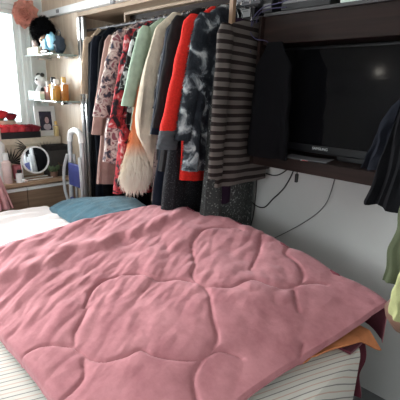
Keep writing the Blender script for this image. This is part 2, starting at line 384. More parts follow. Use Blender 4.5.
# ---- left to right
garment('hooded_coat', 'beige fleece coat hanging first beside the aluminium stile', 'coat', -2.655, 1.925, 1.42, F['beige'], .15, .14, .035, 1, (.36, .045, .04, .02), y=1.655)
garment('dress', 'long black dress just right of the beige coat', 'dress', -2.53, 1.90, .55, F['blackwool'], .17, .20, .05, 2)
garment('coat', 'long black wool coat, second black garment from the wardrobe left side', 'coat', -2.45, 1.91, .60, F['navyblack'], .18, .22, .045, 3, (.60, .05, .045, .03), rz=.1)
garment('coat', 'long navy-black coat hanging next to the dusty rose cardigan', 'coat', -2.345, 1.90, .52, F['blackwool'], .17, .21, .04, 4, (.60, .05, .045, .03))
garment('cardigan', 'dusty rose knit cardigan in the left third of the rail', 'cardigan', -2.255, 1.89, .85, F['rose'], .17, .21, .035, 5, (.60, .045, .04, .05), rz=-.08)
garment('blouse', 'black and tan leopard-print blouse beside the rose cardigan', 'blouse', -2.185, 1.90, 1.20, F['leopard'], .18, .20, .03, 6, (.40, .04, .035, .05))
garment('blouse', 'cream blouse with pink and grey flowers, ruffled sleeve', 'blouse', -2.115, 1.91, 1.02, F['floral'], .18, .25, .045, 7, (.50, .055, .06, .09), rz=-.1)
garment('dress', 'red dress with dark and pink flowers, mid-rail', 'dress', -2.02, 1.905, .84, F['redfloral'], .18, .24, .045, 8, (.55, .05, .045, .07))
garment('shirt', 'black and white printed shirt between the red floral dress and the mint blouse', 'shirt', -1.955, 1.90, 1.28, F['mono'], .18, .22, .03, 9, (.32, .04, .04, .06))
garment('blouse', 'pale mint green blouse hanging mid-rail', 'blouse', -1.895, 1.91, 1.25, F['mint'], .18, .22, .035, 10, (.42, .05, .045, .07))
# orange to cream faux-fur
def ombre():
    m, nt, b = newmat('orange_to_cream_fur'); tc = node(nt, 'ShaderNodeTexCoord'); sp = node(nt, 'ShaderNodeSeparateXYZ'); lk(nt, tc.outputs['Object'], sp.inputs[0])
    mr = node(nt, 'ShaderNodeMapRange'); mr.inputs[1].default_value = -.62; mr.inputs[2].default_value = -.25; lk(nt, sp.outputs[2], mr.inputs[0])
    r = ramp(nt, [(0, (.80, .74, .64)), (.38, (.82, .72, .60)), (.60, (.80, .34, .17)), (1, (.72, .24, .11))]); lk(nt, mr.outputs[0], r.inputs['Fac']); lk(nt, r.outputs['Color'], b.inputs['Base Color'])
    b.inputs['Roughness'].default_value = .95; b.inputs['Specular IOR Level'].default_value = .1; return m
fg = empty('fur_scarf', (-1.855, RY-.06, 1.60), 0, 'shaggy faux-fur scarf fading from orange to cream at its lower end', 'scarf')
fm = MB(); fv = []; n_, m_ = 18, 44
for i in range(m_+1):
    t = i/m_; hw = prof([(0, .03), (.1, .05), (.55, .05), (.75, .08), (.9, .09), (1, .04)], t); ht = prof([(0, .02), (.6, .035), (.85, .055), (1, .02)], t)
    for k in range(n_):
        a = 2*math.pi*k/n_; fv.append((math.cos(a)*ht, math.sin(a)*hw-.10-.12*t, -.66*t))
fm.add(fv, [(i*n_+k, (i+1)*n_+k, (i+1)*n_+(k+1) % n_, i*n_+(k+1) % n_) for i in range(m_) for k in range(n_)])
tufts(fm, 7, .05, .8, .0022, 4)
fm.build('fur', ombre(), fg)
garment('knit_cardigan', 'long cream rib-knit cardigan with an open pointed front, mid-rail', 'cardigan', -1.785, 1.93, .98, F['cream'], .16, .20, .04, 11, None, hem_w=[(.30, .20), (.62, .235), (.74, .20), (1, .05)], folds=4, yshift=-.05)
garment('dress', 'taupe dress with a small dark dot pattern below the cream cardigan', 'dress', -1.745, 1.88, .84, F['dots'], .14, .15, .03, 31)
garment('blouse', 'black blouse with a thin white scribble print right of the cream cardigan', 'blouse', -1.685, 1.91, 1.10, F['scribble'], .15, .18, .035, 12, (.42, .05, .045, .04))
garment('dress', 'navy velvet dress between two black tops', 'dress', -1.655, 1.90, .80, F['navy'], .17, .20, .035, 13, (.55, .045, .04, .04), rz=-.06)
garment('jacket', 'charcoal jersey jacket hanging left of the red sweater', 'jacket', -1.595, 1.93, 1.05, F['charcoal'], .19, .22, .045, 14, (.54, .055, .045, .06))
garment('dress', 'long black glitter dress whose skirt shows below the red sweater sleeve', 'dress', -1.555, 1.88, .72, F['glitter'], .17, .24, .045, 15)
garment('sweater', 'bright red wool sweater with dark grey cuffs', 'sweater', -1.485, 1.925, 1.02, F['red'], .185, .17, .04, 16, (.545, .068, .062, .085), cuff=(F['greyrib'], .09))
garment('pullover', 'fluffy black and white tie-dye pullover beside the striped sweater', 'sweater', -1.415, 1.925, 1.085, F['tiedye'], .19, .225, .05, 17, (.58, .06, .055, .045), fur=(3, .012, .5, .0016))
garment('skirt', 'long grey sequinned lace skirt showing below the striped sweater', 'skirt', -1.345, 1.85, .70, F['lace'], .14, .22, .045, 18, None)
garment('dress', 'deep purple dress peeking out under the striped sweater', 'dress', -1.318, 1.86, .92, F['purple'], .12, .13, .018, 19, None)
garment('striped_sweater', 'black and taupe striped long-sleeved sweater at the right end of the rail', 'sweater', -1.262, 1.845, 1.035, F['stripe'], .215, .215, .024, 20, (.70, .048, .045, .0), folds=6, famp=.5, drop=.06)
for k in range(14): hanger(-2.0+k*.052+random.uniform(-.01, .01), rz=random.uniform(-.3, .3))

garment('jacket', 'black jacket hanging flat in front of the left end of the television', 'jacket', -1.085, 1.735, 1.20, F['blackwool'], .10, .115, .022, 51, None, rz=math.pi/2, y=1.582, hang=False, neck=.04)
# ------------------------------------------------------------------ television cabinet and television
CY = 1.62
tvc = empty('television_cabinet', (0, 0, 0), 0, 'dark wenge wall cabinet around the television', 'cabinet')
MB().box(-1.195, -.05, CY, YW-.004, 1.145, 1.205, .003).build('bottom_board', M['wengeb'], tvc, False)
MB().box(-1.195, -.05, CY+.02, YW-.004, 1.735, 1.86, .003).build('top_board', M['wengeb'], tvc, False)
MB().box(-1.195, -.05, YW-.02, YW-.004, 1.205, 1.735).build('back_board', M['wenge'], tvc, False)
MB().box(-.08, -.05, CY, YW-.02, 1.205, 1.735).build('side_board', M['wenge'], tvc, False)
MB().box(-1.21, -1.195, CY-.005, YW-.004, 1.145, 1.86).build('side_board', M['wengeb'], tvc, False)
MB().box(-1.195, -.05, CY+.01, YW-.004, 1.86, 1.875, .002).box(-1.41, -1.195, CY+.05, YW-.004, 1.86, 1.875, .002).build('shelf_board', solid('grey_edge', (.045, .043, .045), .4), tvc, False)
MB().box(-1.41, -.05, YW-.02, YW-.004, 1.875, 2.3).box(-1.14, -1.12, CY+.01, YW-.02, 1.95, 2.3).box(-.08, -.05, CY+.01, YW-.02, 1.875, 2.3).box(-1.41, -.05, CY+.01, YW-.004, 2.3, 2.32).build('upper_shelf_unit', M['wenge'], tvc, False)
tv = empty('television', (-.70, 1.775, 1.205), 0, 'wide black flat-screen television in the dark wall cabinet', 'television')
MB().box(-.49, .60, -.02, .03, .022, .525, .006).build('housing', M['black'], tv, False)
MB().box(-.475, .585, -.0225, -.0205, .062, .512).build('screen', M['screen'], tv, False)
MB().box(-.10, .20, -.015, .025, 0, .023, .004).build('stand', M['black'], tv, False)
def text(body, size, m, loc, rot, parent=None, name='lettering', depth=.0006):
    c = bpy.data.curves.new(name, 'FONT'); c.body = body; c.size = size; c.extrude = depth; c.align_x = 'CENTER'; c.align_y = 'CENTER'
    t = bpy.data.objects.new(name, c); COL.objects.link(t); bpy.context.view_layer.update()
    me = bpy.data.meshes.new_from_object(t); bpy.data.objects.remove(t); me.materials.append(m)
    o = bpy.data.objects.new(name, me); COL.objects.link(o); o.location = loc; o.rotation_euler = rot
    if parent: o.parent = parent
    return o
text('SAMSUNG', .018, solid('silver_letters', (.7, .7, .72), .4, var=0), (-.189, -.0215, .046), (math.pi/2, 0, 0), tv)
# letter sheets lying on the ledge
def sheet(name, label, cat, x0, x1, y0, y1, z, m, rz=0, th=.003, curl=.004):
    mb = MB(); n = 8; v = []
    for s in (0, 1):
        for i in range(n+1):
            for j in range(n+1):
                u, q = i/n, j/n; v.append((lerp(x0, x1, u)-(x0+x1)/2, lerp(y0, y1, q)-(y0+y1)/2, s*th+curl*(u*2-1)**2*(q)))
    N = (n+1)**2; f = []
    for i in range(n):
        for j in range(n):
            a = i*(n+1)+j; f += [(a, a+1, a+n+2, a+n+1), (N+a, N+a+n+1, N+a+n+2, N+a+1)]
    for i in range(n):
        f += [(i, i+1, N+i+1, N+i)[::-1], (n*(n+1)+i, n*(n+1)+i+1, N+n*(n+1)+i+1, N+n*(n+1)+i), (i*(n+1), (i+1)*(n+1), N+(i+1)*(n+1), N+i*(n+1)), (i*(n+1)+n, (i+1)*(n+1)+n, N+(i+1)*(n+1)+n, N+i*(n+1)+n)[::-1]]
    o = mb.add(v, f).build(name, m, None, True); o.location = ((x0+x1)/2, (y0+y1)/2, z); o.rotation_euler.z = rz
    return tag(o, label, cat)
sheet('magazine', 'grey glossy magazine lying on the ledge below the television', 'magazine', -1.02, -.80, 1.635, 1.735, 1.2055, solid('grey_gloss_paper', (.16, .16, .17), .3), .1)
sheet('paper_slip', 'small white and red paper slip on the cabinet ledge', 'paper', -.915, -.88, 1.6215, 1.634, 1.2055, blotch('red_white_slip', [(.45, (.7, .7, .7)), (.55, (.6, .08, .08))], 60, 0, bump=0), .05, .0015, .0)
# devices at the cabinet's upper left
dv = empty('set_top_box', (-1.36, 1.75, 1.925), 0, 'flat grey set-top box with a vented front on the upper shelf', 'set-top box')
MB().box(-.075, .085, -.07, .07, .0, .05, .003).build('casing', solid('dark_grey_case', (.10, .10, .11), .4), dv, False)
vt = MB()
for k in range(14): vt.box(-.068+k*.0105, -.062+k*.0105, -.0725, -.069, .012, .042)
vt.build('vent_slots', solid('pale_vent', (.30, .30, .31), .4), dv, False)
md = empty('modem', (-1.345, 1.70, 1.8755), 0, 'small black modem with a white sticker under the vented set-top box', 'modem')
MB().box(-.065, .05, -.018, .07, .0, .048, .003).build('casing', M['black'], md, False)
MB().box(-.03, .025, -.0195, -.0175, .006, .042).build('sticker', solid('sticker_white', (.62, .64, .66), .5, var=.02), md, False)
MB().box(-.022, .012, -.0203, -.0193, .032, .035).build('sticker_print', solid('sticker_ink', (.25, .26, .28), .5, var=0), md, False)
d2 = empty('media_player', (-1.17, 1.70, 1.8755), 0, 'black media player on the upper shelf right of the set-top box', 'media player')
MB().box(-.04, .018, -.07, .06, 0, .06, .004).build('casing', M['black'], d2, False)
MB().box(-.03, .012, -.0715, -.0695, .02, .04).build('front_panel', solid('grey_front', (.14, .14, .15), .4), d2, False)
dd = empty('disc_player', (-.98, 1.72, 1.8755), 0, 'black disc player with a grey front on the upper shelf above the television', 'disc player')
MB().box(-.12, .12, -.09, .08, 0, .05, .003).build('casing', M['black'], dd, False)
MB().box(-.11, .11, -.0915, -.0895, .028, .040).build('front_strip', solid('grey_strip', (.16, .16, .17), .4), dd, False)
fl = empty('file_box', (-.72, 1.70, 1.8755), 0, 'pale flat box lying on the upper shelf at the top edge', 'box')
MB().box(-.10, .13, -.06, .08, 0, .05, .003).build('box_body', solid('pale_green_card', (.42, .50, .45), .6), fl, False)
MB().box(-.102, .132, -.062, .082, .035, .052, .003).build('box_lid', solid('pale_card', (.55, .60, .57), .6), fl, False)
def smooth_path(P, n=10):
    P = [Vector(p) for p in P]; out = []
    for i in range(len(P)-1):
        a, b, c, d = P[max(i-1, 0)], P[i], P[i+1], P[min(i+2, len(P)-1)]
        for k in range(n):
            t = k/n; out.append(.5*((2*b)+(c-a)*t+(2*a-5*b+4*c-d)*t*t+(3*b-a-3*c+d)*t**3))
    return out+[P[-1]]
def cable(label, pts, r, m, name='cable'):
    return MB().tube(smooth_path(pts), r, 6).build(name, m, None, True, label=label, cat='cable')
CB = solid('black_cable', (.012, .012, .013), .5, var=0); CP = solid('violet_cable', (.03, .025, .07), .6, var=0); CG = solid('grey_cable', (.10, .10, .10), .5, var=0)
yk = YW-.006
cable('violet cable arching from the modem up over the top board', [(-1.24, 1.602, 1.82), (-1.24, 1.600, 1.85), (-1.18, 1.598, 1.893), (-1.08, 1.60, 1.905), (-1.0, 1.615, 1.925)], .0028, CP)
cable('violet cable falling down from the modem over the dark board', [(-1.245, 1.602, 1.83), (-1.25, 1.598, 1.80), (-1.215, 1.60, 1.76), (-1.15, 1.605, 1.745), (-1.11, 1.61, 1.71)], .0024, CP)
cable('violet cable hanging in a loop left of the modem lead', [(-1.235, 1.606, 1.84), (-1.26, 1.602, 1.79), (-1.27, 1.60, 1.74), (-1.235, 1.60, 1.70)], .0026, CP)
cable('short violet cable bent over the front edge of the shelf', [(-1.22, 1.605, 1.83), (-1.20, 1.60, 1.87), (-1.14, 1.605, 1.885), (-1.06, 1.61, 1.884)], .0024, CP)

# ------------------------------------------------------------------ bed
ZM = .645
bed = empty('bed', (0, 0, 0), 0, 'large bed with striped fitted sheet in the foreground', 'bed')
BX0, BX1, BY0, BY1 = -2.62, -.38, -.12, 1.275
MB().box(BX0, BX1+.0, BY0, BY1, .08, .33, .01).build('base', fabric('bed_base_cloth', (.22, .20, .19)), bed, False)
for lx in (BX0+.1, BX1-.1):
    for ly in (BY0+.1, BY1-.1): MB().box(lx-.03, lx+.03, ly-.03, ly+.03, 0, .08).build('leg', M['black'], bed, False)
SV = (-.80, .303, .512)
F['sheetstripe'] = striped('striped_sheet', SV, .030, [(0, (.68, .65, .60)), (.34, (.27, .25, .24)), (.44, (.68, .65, .60)), (.84, (.60, .42, .35)), (.94, (.68,.65,.60))], wob=.012, wscale=3)
MB().box(BX0, BX1, BY0, BY1, .335, ZM, .035).build('mattress', F['sheetstripe'], bed, True, label='mattress in a cream, grey and peach striped sheet')

def grid(name, fn, nu, nv, m, parent=None, thick=.012, m2=None, **kw):
    """solid cloth: surface fn(u,v) and an offset underside"""
    top = [[Vector(fn(i/nu, j/nv)) for j in range(nv+1)] for i in range(nu+1)]
    v = [p for r in top for p in r]; N = len(v); W = nv+1
    f = [(i*W+j, (i+1)*W+j, (i+1)*W+j+1, i*W+j+1) for i in range(nu) for j in range(nv)]
    nrm = []
    for i in range(nu+1):
        for j in range(nv+1):
            a = top[min(i+1, nu)][j]-top[max(i-1, 0)][j]; b = top[i][min(j+1, nv)]-top[i][max(j-1, 0)]
            n = a.cross(b); nrm.append(n.normalized() if n.length > 1e-9 else Vector((0, 0, 1)))
    v += [p-n*thick for p, n in zip(v, nrm)]
    f += [(N+i*W+j, N+i*W+j+1, N+(i+1)*W+j+1, N+(i+1)*W+j) for i in range(nu) for j in range(nv)]
    for i in range(nu): f += [(i*W, (i+1)*W, N+(i+1)*W, N+i*W)[::-1], (i*W+nv, (i+1)*W+nv, N+(i+1)*W+nv, N+i*W+nv)]
    for j in range(nv): f += [(j, j+1, N+j+1, N+j), (nu*W+j, nu*W+j+1, N+nu*W+j+1, N+nu*W+j)[::-1]]
    return MB().add(v, f).build(name, m, parent, True, m2=m2, n1=nu*nv, **kw)

# --- duvet
def ray_at(px, py, z):
    d = _f+_r2*((px-200)/FPX)-_u2*((py-200)/FPX); t = (z-CAM_H)/d.z
    return (d.x*t, d.y*t)
SEAMS = [
 [(192,256),(193.5,247),(204,240),(221.5,238.5),(237,239),(242,241)],
 [(192,256),(195,266),(192,275),(199,284),(214.5,287),(232,287),(249.5,281),(260,282),(271,285),(288.5,286),(301,281),(302.5,272.5),(295.5,264),(285,258.5),(287,253)],
 [(84,300),(93,284),(105,277),(122.5,274),(140,274),(158,279),(179.5,279),(200,284),(209,292),(211,303),(213,314),(217,324),(216,333),(204,344),(186.5,347),(165.5,345.5),(151.5,343),(141,338.5),(126,342.7),(105,345.5),(87.5,341),(73.5,332),(56,328.7),(38.5,328),(21,333),(0,335)],
 [(204,344),(195,356),(194,366),(199,384),(200,405)], [(204,344),(218,338),(235,340),(243,343)],
 [(73.5,330),(74,321),(79,314),(87.5,300)], [(82,342),(83,356),(70,368),(59.5,375),(58,386),(63,405)],
 [(288,286),(295.5,283),(313,280),(327,281)], [(294,287),(296,296),(300,304)],
 [(305,326),(302,338.5),(296.5,359.5),(295,373.5)], [(260,241),(259,255),(250,272)]]
segs = []
for s in SEAMS:
    P = smooth_path([(*ray_at(a, b, .78), 0) for a, b in s], 4)
    segs += [(p.x, p.y, q.x, q.y) for p, q in zip(P, P[1:])]
segs = np.array(segs)
FOLD = smooth_path([(*ray_at(a, b, .80), 0) for a, b in [(-30,272),(0,270),(21,268),(38.5,266.5),(52.5,261),(66.5,252.5),(84,249),(105,249),(120,240),(141,238.5),(162,231.5),(183,226),(200,219)]], 4)
fsegs = np.array([(p.x, p.y, q.x, q.y) for p, q in zip(FOLD, FOLD[1:])])
def segd(S, x, y):
    dx, dy = S[:, 2]-S[:, 0], S[:, 3]-S[:, 1]
    t = np.clip(((x-S[:, 0])*dx+(y-S[:, 1])*dy)/(dx*dx+dy*dy+1e-12), 0, 1)
    ex, ey = x-S[:, 0]-t*dx, y-S[:, 1]-t*dy; d = ex*ex+ey*ey; i = int(np.argmin(d))
    return math.sqrt(d[i]), (dx[i]*(y-S[i, 1])-dy[i]*(x-S[i, 0]))
# control net: columns from the pillow side to the foot, rows from the near side to the far side
CT = [
 [(-1.74,.355,.70),(-1.71,.51,.80),(-1.72,.76,.83),(-1.71,1.01,.845),(-1.66,1.32,.86)],
 [(-1.40,.355,.70),(-1.40,.55,.765),(-1.40,.80,.79),(-1.38,1.10,.815),(-1.36,1.43,.86)],
 [(-1.10,.36,.70),(-1.10,.58,.75),(-1.08,.85,.775),(-1.07,1.15,.80),(-1.07,1.50,.838)],
 [(-.80,.36,.70),(-.78,.60,.74),(-.75,.85,.76),(-.72,1.15,.775),(-.64,1.485,.77)],
 [(-.535,.355,.70),(-.515,.60,.70),(-.49,.85,.705),(-.445,1.15,.712),(-.395,1.455,.735)]]
def cat(P, t):
    n = len(P)-1; x = min(max(t, 0), 1)*n; i = min(int(x), n-1); t = x-i
    a, b, c, d = (Vector(P[max(i-1, 0)]), Vector(P[i]), Vector(P[i+1]), Vector(P[min(i+2, n)]))
    return .5*((2*b)+(c-a)*t+(2*a-5*b+4*c-d)*t*t+(3*b-a-3*c+d)*t**3)
def base_surf(u, v): return cat([cat(col, v) for col in CT], u)
def drop_curve(s, r, L):
    """arc length s past the edge -> (outward, down): quarter round then hang"""
    q = r*math.pi/2
    if s < q: a = s/r; return r*math.sin(a), r*(1-math.cos(a))
    return r+.03*(s-q), r+(s-q)
def duvet(u, v):
    U = u*1.16-.08; V = v*1.34-.06
    uc, vc = min(max(U, 0), 1), min(max(V, 0), 1); p = base_surf(uc, vc)
    x, y = p.x, p.y
    d, _s = segd(segs, x, y); df, sd = segd(fsegs, x, y)
    h = .005*(1-math.exp(-(d/.022)**1.2))-.006*math.exp(-(d/.0055)**2)
    sg = math.tanh((df if sd > 0 else -df)/.022)
    h += .022*math.exp(-(df/.08)**2)*(.5+.5*sg)-.004*math.exp(-(df/.025)**2)
    # creases run diagonally, strongest in the left half
    q = Vector((x*-.45+y*.89, -x*.89-y*.45, 0))   # q.x along the crease, q.y across
    k = min(1, max(.12, (-x-.62)/.55)); far = 1-.5*min(1, max(0, (y-1.15)/.3))
    wn = noise.noise(Vector((q.x*3.2, q.y*13, 1.5))+Vector((noise.noise(q*4), noise.noise(q*4+Vector((9, 0, 0))), 0))*.8)
    w2 = noise.noise(Vector((q.x*7, q.y*27, 7.5)))
    w3 = noise.noise(Vector((q.x*9+4, q.y*40+2*noise.noise(q*6), 11.5))); msk = max(0, noise.noise(Vector((x*3, y*3, 21)))+.35)
    h += k*far*(.018*(abs(wn)-.25)+.009*(abs(w2)-.2)+.009*msk*(abs(w3)-.2))
    h += .006*msk*(abs(noise.noise(Vector((x*16, y*16, 31))))-.2)+.008*noise.noise(Vector((x*3.5, y*3.5, 3)))+.0025*noise.noise(Vector((x*14, y*14, 5)))
    p = p+Vector((0, 0, h))
    if V < 0: a, b = drop_curve(-V*1.2, .022, 0); p += Vector((0, -a, -min(b, .035)))
    if U < 0: p += Vector((U*2.2, 0, -.10*min(1, (-U/.08))**1.3*((p.z-.69)/.17)))
    if V > 1:
        a, b = drop_curve((V-1)*1.05, .05, 0); p += Vector((0, a+.01*math.sin(x*23), -b*(.75+.1*math.sin(x*17))))
    if U > 1:
        a, b = drop_curve((U-1)*.5, .04, 0); p += Vector((a*.25, 0, -min(b, .014) if V < .9 else -b))
    return p
def velvet(name, c, c2):
    m, nt, b = newmat(name); tc = node(nt, 'ShaderNodeTexCoord')
    n = node(nt, 'ShaderNodeTexNoise'); n.inputs['Scale'].default_value = 9; n.inputs['Detail'].default_value = 6; n.inputs['Roughness'].default_value = .7
    lk(nt, tc.outputs['Object'], n.inputs['Vector']); r = ramp(nt, [(.35, c), (.65, c2)]); lk(nt, n.outputs['Fac'], r.inputs['Fac']); lk(nt, r.outputs['Color'], b.inputs['Base Color'])
    b.inputs['Roughness'].default_value = .95; b.inputs['Specular IOR Level'].default_value = .1
    b.inputs['Sheen Weight'].default_value = .35; b.inputs['Sheen Roughness'].default_value = .35; b.inputs['Sheen Tint'].default_value = (1, .8, .85, 1)
    n2 = node(nt, 'ShaderNodeTexNoise'); n2.inputs['Scale'].default_value = 60; n2.inputs['Detail'].default_value = 5; lk(nt, tc.outputs['Object'], n2.inputs['Vector'])
    bp = node(nt, 'ShaderNodeBump'); bp.inputs['Strength'].default_value = .25; bp.inputs['Distance'].default_value = .004
    lk(nt, n2.outputs['Fac'], bp.inputs['Height']); lk(nt, bp.outputs['Normal'], b.inputs['Normal']); return m
dv_ = grid('duvet', duvet, 270, 240, velvet('dusty_pink_velvet', (.37, .145, .165), (.49, .215, .235)), None, .007, velvet('plum_reverse', (.13, .035, .05), (.18, .05, .065)))
tag(dv_, 'dusty pink quilted velvet duvet spread over the bed', 'duvet')

# --- orange sheet peeking out, plum blanket under the duvet corner
def orange(u, v):
    y = lerp(.97, 1.36, v)
    x = lerp(-.62, -.478+.02*v+.105*max(0, (v-.2)/.8)**.75+.006*math.sin(v*14), u)
    z = ZM+.030+.008*math.sin(v*9+u*3)*u
    if x > -.40: z -= (x+.40)*1.1
    if y > 1.26: z -= (y-1.26)*.15*u
    return (x, y, z)
tag(grid('orange_sheet', orange, 20, 40, fabric('orange_cotton', (.62, .23, .10)), None, .006), 'orange sheet sticking out between duvet and striped mattress', 'sheet')
def plum(u, v):
    x = lerp(-.75, -.395+.004*math.sin(v*9), u)
    s = v*.42; y = 1.18
    if s < .12: return (x, y+s, ZM+.011)
    s -= .12
    a, b = drop_curve(s, .03, 0); return (x+.01*math.sin(v*14), y+.12+a+.006*math.sin(u*20), ZM+.011-b)
tag(grid('plum_blanket', plum, 20, 30, velvet('plum_velvet', (.10, .022, .035), (.14, .035, .05)), None, .010), 'dark plum blanket hanging over the far corner of the bed', 'blanket')

# --- teal blanket
TT = [[(-2.47, 1.06, .712), (-2.40, 1.20, .765), (-2.13, 1.46, .795)], [(-2.17, 1.03, .735), (-2.12, 1.22, .80), (-2.00, 1.46, .81)], [(-1.86, 1.0, .745), (-1.84, 1.20, .80), (-1.80, 1.42, .79)]]
def teal(u, v):
    p = cat([cat(c, v) for c in TT], u)
    p.z += .006*noise.noise(Vector((p.x*9, p.y*9, 2)))+.003*noise.noise(Vector((p.x*30, p.y*12, 4)))
    e = min(u, v, 1-u, 1-v); p.z -= .03*max(0, 1-e/.05)**2
    return p
tag(grid('teal_blanket', teal, 50, 40, fabric('teal_fleece', (.026, .095, .135), sheen=.3, var=.25, scale=18), None, .07), 'folded teal blue fleece blanket at the wardrobe side of the bed', 'blanket')
#text('Love', .06, fabric('white_embroidery', (.7, .72, .72)), (-2.02, 1.33, .812), (0, .05, .9), dv_ and None, 'embroidery') if False else None
def whitebl(u, v):
    x = lerp(-2.60, -1.72, u); y = lerp(-.02, 1.12, v)
    z = ZM+.045+.03*noise.noise(Vector((x*4, y*3, 1)))+.012*noise.noise(Vector((x*14, y*9, 4)))+.02*u
    e = min(u, v, 1-u, 1-v); z -= .035*max(0, 1-e/.06)**2
    return (x, y, max(z, ZM+.012))
tag(grid('white_blanket', whitebl, 70, 80, fabric('white_blanket_cloth', (.80, .74, .73), var=.06, scale=6), None, .008), 'rumpled white blanket at the pillow end of the bed', 'blanket')

# ------------------------------------------------------------------ wall cables under the cabinet
cable('black cable sagging in a wide loop below the television cabinet', [(-1.43, yk, .94), (-1.41, yk, .905), (-1.331, yk, .847), (-1.256, yk, .843), (-1.198, yk, .909), (-1.131, yk, .989), (-1.084, yk, 1.091), (-1.08, yk-.012, 1.14)], .0035, CB)
cable('black cable running flat along the wall just under the cabinet', [(-1.45, yk, 1.05), (-1.38, yk, 1.075), (-1.329, yk, 1.070), (-1.24, yk, 1.05), (-1.179, yk, 1.057), (-1.12, yk, 1.10), (-1.10, yk-.012, 1.14)], .0035, CB)
cable('thin dark cable hanging straight down beside the sequinned skirt', [(-1.335, yk, 1.10), (-1.323, yk, 1.0), (-1.327, yk, .803), (-1.345, yk, .661), (-1.35, yk, .4)], .003, CB)
cable('thin grey cable curving down the wall behind the duvet', [(-.838, yk-.01, 1.143), (-.841, yk, 1.079), (-.873, yk, .948), (-.977, yk, .825), (-1.193, yk, .651), (-1.40, yk, .52)], .0025, CG)
pl = MB().box(-1.062, -1.048, yk-.012, yk+.004, 1.038, 1.085, .002).tube([(-1.055, yk-.004, 1.08), (-1.055, yk-.006, 1.143)], .003, 6).build('power_plug', CB, None, True)
tag(pl, 'black plug dangling below the bottom board of the cabinet', 'plug')

# ------------------------------------------------------------------ counter in front of the window
vc = empty('vanity_counter', (0, 0, 0), 0, 'low wooden counter with drawers under the window', 'counter')
MB().box(XL+.025, -2.975, -.6, 1.545, .752, .78, .003).build('counter_top', M['oaky'], vc, False)
MB().box(XL+.025, -3.0, -.6, 1.545, .0, .752).build('carcass', M['drawer'], vc, False)
for y0, y1 in ((-.6, -.03), (-.025, .545), (.55, 1.12), (1.125, 1.54)):
    for z0, z1 in ((.42, .712), (.06, .412)):
        d_ = MB().box(-2.999, -2.982, y0, y1, z0, z1, .002).build('drawer', M['drawer'], vc, False)
        MB().box(-2.999, -2.978, y0, y1, z1+.002, z1+.026, .002).build('rail_handle', M['track'] if z1 > .5 else M['alu'], d_, False, label='pale metal handle rail')

# glass corner shelves on the panel and what stands on them
PK = solid('clay_pink', (.55, .30, .28), .6)
def glass_shelf(z, x0, x1, lab):
    t = empty('glass_shelf', ((x0+x1)/2, PY, z), 0, lab, 'shelf'); h = (x1-x0)/2
    MB().box(-h, h, -.20, -.002, -.010, 0, .002).build('glass_plate', solid('green_glass_%d' % (z*100), (.62, .78, .74), .08, var=0, trans=.6), t, False)
    for sx in (-h+.06, h-.08): MB().box(sx, sx+.02, -.12, -.002, -.028, -.0105, .003).build('bracket', M['chrome'], t, False)
S1Z, S2Z = 1.745, 1.40
glass_shelf(S1Z, -3.385, -2.87, 'upper glass shelf on the wood panel beside the window')
glass_shelf(S2Z, -3.385, -2.86, 'lower glass shelf on the wood panel beside the window')
SY = 1.45
def lathe_obj(name, label, cat_, prof_, loc, m, parts=(), seg=20, sx=1, sy=1, group=None):
    t = empty(name, loc, 0, label, cat_, group)
    MB().lathe(prof_, seg=seg, sx=sx, sy=sy).build('body', m, t)
    for nm, pf, mm in parts: MB().lathe(pf, seg=seg, sx=sx, sy=sy).build(nm, mm, t)
    return t
lathe_obj('jar', 'white ceramic jar holding the clay-pink flower, under the black wig', 'jar', [(.0, 0), (.036, 0), (.042, .02), (.042, .09), (.032, .10), (.032, .112), (0, .112)], (-3.32, 1.44, S1Z), M['white'])
# flower: layered petals on a wire stem
fw = empty('paper_flower', (-3.30, 1.42, S1Z+.11), 0, 'large clay-pink paper flower on a thin dark stem in front of the window', 'flower')
fc = Vector((.02-.02, -.06, .215)); fc = Vector((-.03, -.045, .20))
MB().tube(smooth_path([(-.012, .005, -.05), (0, 0, .0), (-.012, -.02, .09), tuple(fc)]), .0022, 6).build('stem', CB, fw)
pm = MB(); axis = Vector((.62, -.76, -.05)).normalized(); e1 = axis.cross(Vector((0, 0, 1))).normalized(); e2 = axis.cross(e1)
rnd = random.Random(3)
for ring, (cnt, R0, tilt) in enumerate([(9, .115, .12), (8, .10, .35), (7, .078, .7), (6, .055, 1.0), (4, .03, 1.3)]):
    for k in range(cnt):
        a = 2*math.pi*k/cnt+ring*.5+rnd.uniform(-.1, .1); d = e1*math.cos(a)+e2*math.sin(a); sd = axis.cross(d)
        vs = []; nu, nv = 6, 6; W = R0*.62
        for i in range(nu+1):
            for j in range(nv+1):
                r = i/nu; q = j/nv*2-1; ww = W*math.sin(math.pi*min(.92, .18+r*.75))*(1)
                rad = R0*r*math.cos(tilt*r*.9); hh = R0*r*math.sin(tilt*r*.9)+.012*q*q+.006*math.sin(q*6+k)*r+ring*.006
                vs.append(fc+d*rad*(1-.12*q*q)+sd*q*ww+axis*hh)
        N = (nu+1)*(nv+1); vs2 = [p+axis*.0015 for p in vs]
        pm.add(vs+vs2, [(i*(nv+1)+j, i*(nv+1)+j+1, (i+1)*(nv+1)+j+1, (i+1)*(nv+1)+j) for i in range(nu) for j in range(nv)]+[(N+i*(nv+1)+j, N+(i+1)*(nv+1)+j, N+(i+1)*(nv+1)+j+1, N+i*(nv+1)+j+1) for i in range(nu) for j in range(nv)])
pm.build('petals', fabric('clay_paper', (.78, .40, .32), var=.15), fw)
